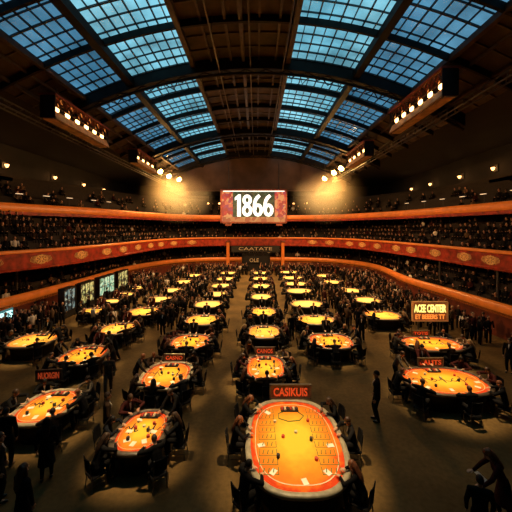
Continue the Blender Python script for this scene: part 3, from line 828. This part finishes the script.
def chip_stack_mesh():
    out = []
    for mcol, n in (('chip_red', 5), ('chip_black', 7), ('chip_cream', 4)):
        m = MB(); prof = []
        for k in range(n): prof += [(.036, k*.011), (.040, k*.011+.002), (.040, k*.011+.009), (.036, k*.011+.011)]
        m.lathe(prof, n=12); out.append(m.mesh('chip_stack', M[mcol]))
    return out
CHIPS = chip_stack_mesh()
CARD = MB().box((0, 0, 0), (.085, .12, .004)).mesh('playing_card', M['card'])
ANG = {'right side': 0, 'far right corner': 46, 'far side': 90, 'far left corner': 134, 'left side': 180, 'near left corner': 226, 'near side': 270, 'near right corner': 314}
FINE = dict(ANG)
ORD = ['nearest', 'second', 'third', 'fourth', 'fifth', 'sixth', 'seventh', 'eighth', 'ninth']
COLS = {
 'centre column': [(1.17, 9.15, 3.1, 4.1), (.44, 13.8, 1.95, 2.5), (.5, 18.5, 2.2, 2.3), (.57, 22.9, 2.1, 2.2), (.5, 27.9, 2.1, 2.2), (.6, 33.0, 2.2, 2.2), (.63, 38, 2.2, 2.2), (.64, 42.7, 2.2, 2.2)],
 'left inner column': [(-3.6, 9.5, 1.6, 2.0), (-3.9, 13.1, 2.2, 2.4), (-3.7, 16.9, 2.4, 2.2), (-3.7, 20.9, 2.5, 2.2), (-3.95, 25.2, 2.6, 2.2), (-3.75, 29, 2.3, 2.0), (-3.8, 33.3, 2.5, 2.2), (-3.76, 37.7, 2.5, 2.2), (-3.85, 42.6, 2.5, 2.2)],
 'left middle column': [(-7.5, 10.8, 1.9, 2.1), (-8.7, 15.1, 2.3, 2.3), (-8.8, 19.1, 2.2, 2.2), (-8.6, 23, 2.4, 2.2), (-8.6, 26.9, 2.3, 2.0), (-8.6, 30.8, 2.3, 2.0), (-8.5, 35.6, 2.3, 2.2), (-8.3, 40.4, 2.3, 2.2)],
 'left outer column': [(-12.7, 17.1, 2.5, 2.2), (-12.6, 23.2, 1.8, 1.5), (-12.6, 26.2, 1.8, 1.4), (-12.6, 29.0, 1.8, 1.4), (-12.6, 32.2, 1.8, 1.6)],
 'right inner column': [(4.25, 17, 2.7, 2.3), (4.18, 20.9, 2.8, 2.0), (4.3, 25.3, 3.0, 2.2), (4.4, 30.5, 2.9, 2.2), (4.6, 34.4, 2.9, 2.0), (4.7, 38.5, 2.9, 2.2), (4.8, 43.4, 2.9, 2.2)],
 'right outer column': [(7.9, 12.6, 3.7, 2.3), (9.7, 16.6, 3.5, 2.1), (9.3, 22, 2.7, 2.2), (9.9, 26.6, 2.4, 2.1), (9.7, 30.7, 2.2, 2.0), (8.95, 35.5, 2.2, 2.2), (9.1, 40.2, 2.2, 2.2)],
}
CW = ['cloth_black', 'cloth_black', 'cloth_black', 'cloth_black', 'cloth_charcoal', 'cloth_navy', 'cloth_brown', 'cloth_burgundy', 'cloth_tan', 'cloth_grey']
CNAME = {'cloth_black': 'black', 'cloth_charcoal': 'charcoal', 'cloth_navy': 'navy', 'cloth_brown': 'brown', 'cloth_burgundy': 'dark red', 'cloth_grey': 'grey', 'cloth_tan': 'tan'}
def spot(name, loc, target, power, ang, blend=.5, col=(1, .62, .25), rad=.15):
    l = bpy.data.lights.new(name, 'SPOT'); l.energy = power; l.spot_size = math.radians(ang); l.spot_blend = blend; l.color = col; l.shadow_soft_size = rad
    o = bpy.data.objects.new(name, l); C.objects.link(o); o.location = loc
    o.rotation_euler = (V(target)-V(loc)).to_track_quat('-Z', 'Y').to_euler(); return o
for col, rows in COLS.items():
    for i, (x, y, w, d) in enumerate(rows):
        w *= .86; d *= .93 if y < 20 else .98
        front = (col == 'centre column' and i == 0)
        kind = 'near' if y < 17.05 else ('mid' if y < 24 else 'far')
        short = '%s table in the %s' % (ORD[i], col)
        look = {'near': 'orange and red', 'mid': 'yellow and orange', 'far': 'pale yellow'}[kind]
        if front: lab = 'largest long casino table with pale rim at front of the centre column'
        else: lab = '%s felt casino table, %s in the %s' % (look, ORD[i], col)
        pale = front or (col == 'left middle column' and i == 0) or (col == 'left inner column' and i == 1)
        det = 0 if y > 24 else (3 if front else (2 if pale else 1))
        tb = table(x, y, w, d, kind, lab, det)
        R_ = max(w, d)/2
        spot('table_light', (x, y, 8.5), (x, y, .8), 3300 if kind == 'near' else 3200, 2*math.degrees(math.atan((R_+.78)/7.7)), .55, (1, .72, .36), .25)
        # players
        random.seed(int(1000+x*37+y*91))
        if kind == 'near': slots = ['right side', 'far right corner', 'far left corner', 'left side', 'near left corner', 'near right corner', 'far side', 'near side']
        elif kind == 'mid': slots = ['right side', 'far right corner', 'far left corner', 'left side', 'near left corner', 'near right corner', 'far side']
        else: slots = ['right side', 'far right corner', 'left side', 'far left corner', 'near right corner', 'far side']
        if (col, i) in (('centre column', 1), ('left inner column', 1), ('left middle column', 0), ('right outer column', 1)): slots.remove('far side')
        if (col, i) in (('left inner column', 0), ('left middle column', 0)): slots = [q for q in slots if q not in ('near side', 'far side')]
        if col == 'left outer column' and i > 0: slots = ['right side', 'left side', 'far side', 'near side']
        if front: slots = ['left side', 'right side', 'far left corner', 'far right corner', 'near left corner', 'near right corner']
        if col == 'right inner column' and i == 0: slots.append('near side') if 'near side' not in slots else None
        for sname in slots:
            ang = math.radians(ANG[sname]+random.uniform(-3, 3))
            if front and sname in ('far left corner', 'far right corner'): ang = math.radians(30 if 'right' in sname else 150)
            if front and sname in ('near left corner', 'near right corner'): ang = math.radians(-40 if 'right' in sname else 220)
            fem = random.random() < .40; cl = random.choice(CW)
            nearp = y < 17.2
            nearside = sname.startswith('near')
            pose = random.choice(['sit', 'sitlean', 'sit', 'sitlean', 'lean']) if not sname.startswith('far side') else 'deal'
            if nearside: pose = random.choice(['sit', 'sitlean'])
            if nearside: cl = random.choice(['cloth_black', 'cloth_black', 'cloth_charcoal', 'cloth_brown'])
            if pose == 'deal': fem = False; cl = random.choice(['cloth_black', 'cloth_burgundy'])
            seated = pose.startswith('sit')
            off = .46 if seated else .40
            ex, ey = edge_point(w, d, ang, .16+off-.12)
            rz = math.atan2(-ey, -ex)-PI/2
            # look at the nearest point of the table rather than its centre for long tables
            nx_ = max(-w*.3, min(w*.3, ex)); ny_ = max(-d*.3, min(d*.3, ey)); rz = math.atan2(ny_-ey, nx_-ex)-PI/2
            verb = 'seated' if seated else ('dealing' if pose == 'deal' else 'leaning')
            lab = '%s in %s %s at %s, %s table, %s' % ('woman' if fem else 'man', CNAME[cl], verb, sname, ORD[i], col)
            if front: lab = '%s in %s %s at %s of the big front table' % ('woman' if fem else 'man', CNAME[cl], verb, sname)
            add_person(pose, fem, (x+ex, y+ey, 0), rz, nearp, lab, cl)
            if seated and y < 24:
                add_chair((x+ex-.0*math.cos(rz), y+ey, 0), rz, 'dark metal-legged chair at %s, %s' % (sname, 'big front table' if front else '%s table, %s' % (ORD[i], col)))
        # chips and cards
        if y < 20:
            where = 'big front table' if front else '%s table, %s' % (ORD[i], col)
            places = [('left of centre', -.30, .05), ('right of centre', .32, -.08), ('far left part', -.38, .42), ('near right part', .42, -.42), ('near left part', -.40, -.46), ('exact middle', .02, .12), ('far right part', .45, .35)]
            for k, (pn, u, v) in enumerate(places[:7 if kind == 'near' else 4]):
                o = link('chip_stack', CHIPS[(k+i) % 3], None, (x+w/2*(u+random.uniform(-.06, .06)), y+d/2*(v+random.uniform(-.06, .06)), .8125)); o.scale = (1.25, 1.25, 1.3)
                tag(o, 'small stack of %s chips, %s of %s' % (['red', 'black', 'cream'][(k+i) % 3], pn, where), 'chips', 'chips on the gaming tables')
            for pn, a_ in (('near left rim', 228), ('near rim', 268), ('near right rim', 312), ('right rim', 350), ('left rim', 190), ('far left rim', 128))[:6 if kind == 'near' else 3]:
                a_ = math.radians(a_+random.uniform(-7, 7)); ex, ey = edge_point(w, d, a_, -.31)
                o = link('playing_card', CARD, None, (x+ex, y+ey, .8135), a_+PI/2+random.uniform(-.4, .4)); o.scale = (1.7, 1.7, 1)
                tag(o, 'white playing card by the %s of %s' % (pn, where), 'card', 'cards on the gaming tables')

# ------------------------------------------------------------------ table signs
def sign(x, y, z, w, h, txt, label, rz=0, stand=0.0):
    t = empty('table_sign', (x, y, z), rz)
    f = MB(); f.box((0, 0, h/2), (w, .05, h), 0, 0, .01); f.build('board', M['sign_wood'], t)
    e = MB()
    for sx in (-1, 1): e.box((sx*w/2, -.01, h/2), (.05, .08, h+.04))
    for zz in (0, h): e.box((0, -.01, zz), (w+.05, .08, .05))
    e.build('frame', M['rim_dark'], t)
    lettering(txt, h*.80, M['sign_red'], t, (0, -.035, h*.48), .02*h, 1, .008, fit=(w*.84, h*.62))
    if stand:
        s = MB().tube([(0, .02, 0), (0, .02, -stand)], .03, 8); s.lathe([(.22, -stand), (.22, -stand+.02), (.04, -stand+.05)], n=16); s.build('stand', M['metal_dark'], t)
    return tag(t, label, 'sign', 'red lettered table signs')
sign(1.28, 11.16, .875, 1.5, .50, 'CASIKUIS', 'red lettered sign board on far rim of the big front table')
sign(-8.9, 12.9, .66, 1.0, .44, 'NUORGIN', 'red lettered sign board on stand behind the nearest left table', .12, .66)
sign(8.0, 13.77, .875, 1.15, .36, 'LAMTS', 'red lettered sign on far rim of the nearest right outer table')
sign(.44, 15.06, .875, .95, .34, 'CAINOS', 'red lettered sign on far rim of the second centre table')
sign(-3.9, 14.32, .875, .95, .30, 'CASNO', 'red lettered sign on far rim of the second left inner table')
sign(9.7, 17.68, .875, 1.0, .28, 'TOTIS', 'small red sign under the big lit board on right')
t = empty('lit_board', (10.95, 18.9, 0)); tag(t, 'tall lit board with yellow and orange lettering behind right outer table', 'sign')
MB().box((0, .06, 1.95), (2.15, .16, 1.15), 0, 0, .03).build('panel', M['scr_board'], t)
f = MB()
for z in (1.36, 2.54): f.box((0, 0, z), (2.2, .2, .07))
for x in (-1.08, 1.08): f.box((x, 0, 1.95), (.07, .2, 1.2))
f.build('frame', M['sign_gold'], t)
lettering('ACEE CENTEIR', .60, M['yellow_text'], t, (0, -.04, 2.14), .012, .46, fit=(2.0, .50))
lettering('ET BEEERS TT', .32, M['orange_text'], t, (0, -.04, 1.62), .006, .82, fit=(1.85, .30))
g = MB()
for x in (-.7, .7): g.tube([(x, .06, 1.38), (x, .06, .0)], .04, 8); g.box((x, .06, .02), (.12, .6, .04))
g.build('stand', M['metal_dark'], t)

# ------------------------------------------------------------------ people standing on the floor
random.seed(5)
def face(a): return math.radians(a)
SG = 'people standing on the gaming floor'
add_person('stand', False, (4.5, 11.2, 0), face(75), True, 'man in black suit standing alone in the aisle right of the front table', 'cloth_black', 'cloth_black', 'skin_a', 'hair_black', SG, True, 1.07)
add_person('walk', False, (-6.35, 12.9, 0), face(200), True, 'man in grey coat walking in the aisle left of the second inner table', 'cloth_grey', 'cloth_grey', 'skin_a', 'hair_brown', SG, False)
add_person('stand', False, (-4.9, 9.9, 0), face(-60), True, 'man in brown with pale shirt standing left of the nearest inner table', 'cloth_brown', 'cloth_black', 'skin_a', 'hair_brown', SG, True)
add_person('stand', False, (10.9, 11.9, 0), face(80), True, 'man in black standing at right edge beside the nearest right table', 'cloth_black', 'cloth_black', 'skin_b', 'hair_brown', SG, True)
add_person('stand', False, (-6.75, 7.9, 0), face(-60), True, 'man in black suit standing near the lower left corner', 'cloth_black', 'cloth_black', 'skin_a', 'hair_brown', SG, True)
add_person('stand', True, (-5.35, 6.9, 0), face(-20), True, 'woman in black dress standing nearest in the lower left corner', 'cloth_black', 'cloth_black', 'skin_a', 'hair_brown', SG, False)
add_person('lean', True, (6.05, 7.35, 0), face(75), True, 'auburn haired woman in dark dress leaning at the lower right corner', 'cloth_burgundy', 'cloth_black', 'skin_a', 'hair_auburn', SG, False)
add_person('stand', False, (5.0, 6.7, 0), face(-20), True, 'man in black suit seen from behind at the lower right', 'cloth_black', 'cloth_black', 'skin_b', 'hair_black', SG, True)
add_person('stand', False, (2.3, 19.2, 0), face(20), False, 'man in black standing in the aisle between centre and right inner columns', 'cloth_black', 'cloth_black', 'skin_a', 'hair_black', SG, True)
add_person('stand', False, (-7.5, 9.0, 0), face(10), True, 'man in black suit seen from behind in front of the nearest left table', 'cloth_black', 'cloth_black', 'skin_b', 'hair_black', SG, True)
add_person('stand', True, (-6.0, 8.6, 0), face(30), True, 'woman in black dress seen from behind in front of the nearest left table', 'cloth_black', 'cloth_black', 'skin_a', 'hair_black', SG, False)
for k, (x, y, r, lab) in enumerate([(6.7, 19.0, 150, 'man in black standing right of the nearest right inner table'), (7.0, 20.6, -30, 'man in navy standing between the two right columns'), (6.6, 22.7, 100, 'man in charcoal standing farther back between the two right columns'),
                                    (-6.2, 20.0, 170, 'man in black standing between the third left inner and left middle tables'), (-6.4, 22.4, 30, 'man in tan coat standing between the two left columns'), (-5.9, 24.8, -20, 'man in charcoal standing far back between the two left columns'),
                                    (12.6, 14.9, 120, 'man in black standing by the right wall near the outer tables'), (13.3, 15.5, 200, 'man in charcoal standing by the right wall behind another')]):
    add_person('stand', False, (x, y, 0), face(r), False, lab, ['cloth_black', 'cloth_navy', 'cloth_charcoal', 'cloth_black', 'cloth_tan', 'cloth_charcoal', 'cloth_black', 'cloth_charcoal'][k], None, None, None, SG)

tag(MB().box((0, 0, 0), (.22, .30, .008), 0, 0, .003).build('paper_sheet', M['card'], None, False, (5.62, 7.45, 1.0)), 'white paper sheet held out by the auburn haired woman lower right', 'paper').rotation_euler = (.35, .3, .6)
# ------------------------------------------------------------------ crowds too many to count
def fig(seated):
    """a small complete figure: legs, trunk, arms, neck, head with hair"""
    m = MB(); z = .45 if seated else .85
    for s in (-1, 1):
        if seated: m.tube([(s*.1, 0, z+.03), (s*.12, .38, z+.03)], [.085, .065], 5, 0); m.tube([(s*.12, .38, z+.03), (s*.12, .36, 0)], [.06, .05], 5, 0)
        else: m.tube([(s*.1, 0, z), (s*.1, .02, .45), (s*.1, 0, 0)], [.09, .065, .05], 5, 0)
        m.tube([(s*.21, 0, z+.52), (s*.26, .03, z+.25), (s*.17, .22, z+.14)], [.06, .05, .035], 5, 1)
        m.ell((s*.16, .25, z+.14), (.04, .05, .03), None, 5, 4, 2)
    m.tube([(0, 0, z-.05), (0, 0, z+.2), (0, 0, z+.42), (0, 0, z+.56)], [.14, .135, .17, .08], 7, 1)
    m.tube([(0, 0, z+.55), (0, .01, z+.64)], .05, 5, 2)
    m.ell((0, .015, z+.73), (.078, .095, .115), None, 7, 5, 2); m.ell((0, -.02, z+.765), (.086, .095, .10), None, 7, 5, 3)
    return m
def crowd(name, label, spots, seated, cat='crowd'):
    base = fig(seated); m = MB()
    clothes = ['cloth_black', 'cloth_charcoal', 'cloth_brown', 'cloth_tan', 'cloth_burgundy', 'shirt_white']; skins = ['skin_a', 'skin_b', 'skin_c']; hairs = ['hair_black', 'hair_brown', 'hair_fair']
    mats = clothes+skins+hairs
    for x, y, z, rz in spots:
        cl = random.choices(range(6), [9, 6, 2, 1, 1.2, .6])[0]; sk = 6+random.choices(range(3), [5, 3, 1])[0]; hr = 9+random.choices(range(3), [5, 3, 1])[0]; lg = random.choice([0, 1])
        o = len(m.v); c, s = math.cos(rz), math.sin(rz); k = random.uniform(.92, 1.06)
        for p in base.v: m.v.append((x+k*(c*p[0]-s*p[1]), y+k*(s*p[0]+c*p[1]), z+k*p[2]))
        for f, mi in zip(base.f, base.mi): m.f.append(tuple(i+o for i in f)); m.mi.append((lg, cl, sk, hr)[mi])
    return tag(m.build(name, [M[q] for q in mats], None, True), label, cat, None, 'stuff')
def tier_spots(path, o0, z0, rows, dep, rise, dens, imin=0):
    N = normals(path); out = []
    for r in range(rows):
        acc = 0; nxt = random.uniform(.2, .6)
        for i in range(1, len(path)):
            seg = (path[i]-path[i-1]).length
            while nxt <= acc+seg:
                t = (nxt-acc)/seg; p = path[i-1].lerp(path[i], t); n = N[i]; q = p+n*(o0+(r+.45)*dep)
                nxt += random.uniform(.52, .75)
                if random.random() > dens or abs(q.x) > 24 or q.y > 58: continue
                if p.y < 14: continue
                out.append((q.x, q.y, z0+r*rise+.012, math.atan2(n.y, n.x)+PI/2))
            acc += seg
    return out
random.seed(11)
crowd('spectator_crowd', 'dark crowd of seated spectators filling the lowest balcony tier', tier_spots(PA, .30, 1.45, 5, .95, .42, .5), True)
crowd('spectator_crowd', 'dense crowd of seated spectators filling the middle balcony tier', tier_spots(PB, .22, 4.75, 6, .95, .52, .62), True)
crowd('spectator_crowd', 'sparse crowd of seated spectators on the topmost balcony tier', tier_spots(PC, .22, 8.7, 4, .95, .55, .22), True)
occ = [(x, y, w/2+.95, d/2+.95) for rows in COLS.values() for x, y, w, d in rows]
def free(x, y, k=1.0): return all(((x-a)/(r*k))**2+((y-b)/(q*k))**2 > 1 for a, b, r, q in occ)
def wallx(y, side):
    pts = [p for p in PA if (p.x < 0) == (side < 0)]; p = min(pts, key=lambda p: abs(p.y-y)); return p.x
fs = []
def nf(n, gen):
    k = 0; tries = 0
    while k < n and tries < n*30:
        tries += 1; x, y = gen()
        if not free(x, y) or y > 48.6: continue
        if min((V((x, y))-p).length for p in PA) < .75 or abs(x-10.9) < 1.6 and abs(y-18.9) < .7 or (x < -14.2 and 22.8 < y < 36) or (x < -16.3 and y < 22): continue
        if all((x-a)**2+(y-b)**2 > .30 for a, b, _, _ in fs): fs.append((x, y, 0, random.uniform(0, 2*PI))); k += 1
def g_left():
    y = random.uniform(17.5, 40); return wallx(y, -1)+(.7 if y < 23 or y > 36 else 2.9)+random.random()**1.5*2.2, y
def g_right():
    y = random.uniform(18.5, 42); return wallx(y, 1)-.8-random.random()**1.4*3.6, y
def g_back():
    return random.uniform(-13, 13), random.uniform(44.5, 48.5)
def g_lanes():
    x = random.choice([-6.2, -10.8, 7.0, 7.2, -6.0])+random.gauss(0, .45); return x, random.uniform(21, 46)
nf(110, g_left); nf(150, g_right); nf(110, g_back); nf(150, g_lanes)
fs = [p for p in fs if not (abs(p[0]+.3) < 1.0 and p[1] > 44)]
crowd('standing_crowd', 'many small dark visitors standing along the walls and between far tables', fs, False)

# ------------------------------------------------------------------ lights
LW = (1, .50, .17)
for y in (22, 30, 38):
    spot('wash_light', (-12.2, y, 14.2), (17.2, y+2, 4.6), 7500, 56, .9, LW, .3)
    spot('wash_light', (10.2, y, 14.2), (-17.2, y+2, 4.6), 7500, 56, .9, LW, .3)
for x in (-8, 0, 8): spot('wash_light', (x, 24, 16.0), (x*1.2, 50, 4.0), 11000, 46, .9, LW, .3)
for x, y, z in FL:
    s = 1 if x < 0 else -1
    spot('flood_beam', (x+s*.2, y-.55, z-.3), (x+s*3, y-8, 2), 5000, 85, .8, (1, .55, .16), .2)
    l = bpy.data.lights.new('flood_glow', 'POINT'); l.energy = 330; l.color = (1, .5, .14); l.shadow_soft_size = .3
    o = bpy.data.objects.new('flood_glow', l); C.objects.link(o); o.location = (x+s*.3, y-.9, z-.3)
for sx, ys in ((-1, (29, 36, 42, 47.5)), (1, (26.5, 30.5, 35.5, 41.5, 46.5))):
    for y in ys:
        l = bpy.data.lights.new('sconce_glow', 'POINT'); l.energy = 12; l.color = (1, .45, .14); l.shadow_soft_size = .15
        o = bpy.data.objects.new('sconce_glow', l); C.objects.link(o); o.location = (sx*23.5, y, 13.3)
for y in (14, 22, 30, 38, 45):
    for x in (-6, 6):
        spot('floor_fill', (x, y, 15.6), (x, y, 0), [150, 1900, 3900, 4600, 4600][(14, 22, 30, 38, 45).index(y)], 95, .8, (1, .62, .25), .4)  # added fill spots without fixtures, raising the ambient light on the floor
# haze lit by the floodlights
def haze(c, r, label):
    m = bpy.data.materials.new('haze'); m.use_nodes = True; nt = m.node_tree; n = nt.nodes; l = nt.links; n.clear()
    out = n.new('ShaderNodeOutputMaterial'); vs = n.new('ShaderNodeVolumeScatter')
    vs.inputs['Color'].default_value = (1, .8, .55, 1); vs.inputs['Anisotropy'].default_value = .2
    tc = n.new('ShaderNodeTexCoord'); mp = n.new('ShaderNodeMapping'); mp.inputs['Location'].default_value = (-1, -1, -1); mp.inputs['Scale'].default_value = (2, 2, 2)
    ln = n.new('ShaderNodeVectorMath'); ln.operation = 'LENGTH'; mr = n.new('ShaderNodeMapRange'); mr.interpolation_type = 'SMOOTHSTEP'
    mr.inputs['From Min'].default_value = 1.0; mr.inputs['From Max'].default_value = 0.0; mr.inputs['To Min'].default_value = 0; mr.inputs['To Max'].default_value = .13
    l.new(tc.outputs['Generated'], mp.inputs['Vector']); l.new(mp.outputs[0], ln.inputs[0]); l.new(ln.outputs['Value'], mr.inputs['Value']); l.new(mr.outputs[0], vs.inputs['Density'])
    l.new(vs.outputs[0], out.inputs['Volume'])
    tag(MB().ell(c, r, None, 20, 12).build('light_haze', m, None, True), label, 'haze', None, 'stuff')
haze((-11.0, 42.2, 11.6), (5.4, 7.3, 4.1), 'warm haze hanging around the left floodlights')
haze((10.0, 42.0, 11.6), (5.4, 7.3, 4.1), 'warm haze hanging around the right floodlights')

# ------------------------------------------------------------------ sky outside
w = bpy.data.worlds.new('World'); bpy.context.scene.world = w; w.use_nodes = True
nt = w.node_tree; n = nt.nodes; l = nt.links; bg = n['Background']
tc = n.new('ShaderNodeTexCoord'); nz = n.new('ShaderNodeTexNoise'); nz.inputs['Scale'].default_value = 3.5; nz.inputs['Detail'].default_value = 5
l.new(tc.outputs['Generated'], nz.inputs['Vector'])
r = n.new('ShaderNodeValToRGB'); r.color_ramp.elements[0].position = .35; r.color_ramp.elements[1].position = .68
r.color_ramp.elements[0].color = (.10, .32, .42, 1); r.color_ramp.elements[1].color = (.30, .68, .80, 1)
l.new(nz.outputs['Fac'], r.inputs['Fac']); l.new(r.outputs['Color'], bg.inputs['Color']); bg.inputs['Strength'].default_value = 1.65

# ------------------------------------------------------------------ camera and view
cam = bpy.data.cameras.new('camera'); co = bpy.data.objects.new('camera', cam); C.objects.link(co)
co.location = (0, 0, 7.2); co.rotation_euler = (PI/2, 0, 0)
cam.sensor_width = 36; cam.lens = 300/512*36; cam.shift_y = -28/512; cam.clip_end = 300
S = bpy.context.scene; S.camera = co
S.view_settings.view_transform = 'Standard'; S.view_settings.look = 'None'; S.view_settings.exposure = 0; S.view_settings.gamma = 1
S.cycles.use_denoising = True; S.cycles.max_bounces = 6; S.cycles.diffuse_bounces = 3; S.cycles.glossy_bounces = 2; S.cycles.volume_bounces = 0; S.cycles.transparent_max_bounces = 12
S.cycles.sample_clamp_indirect = 4
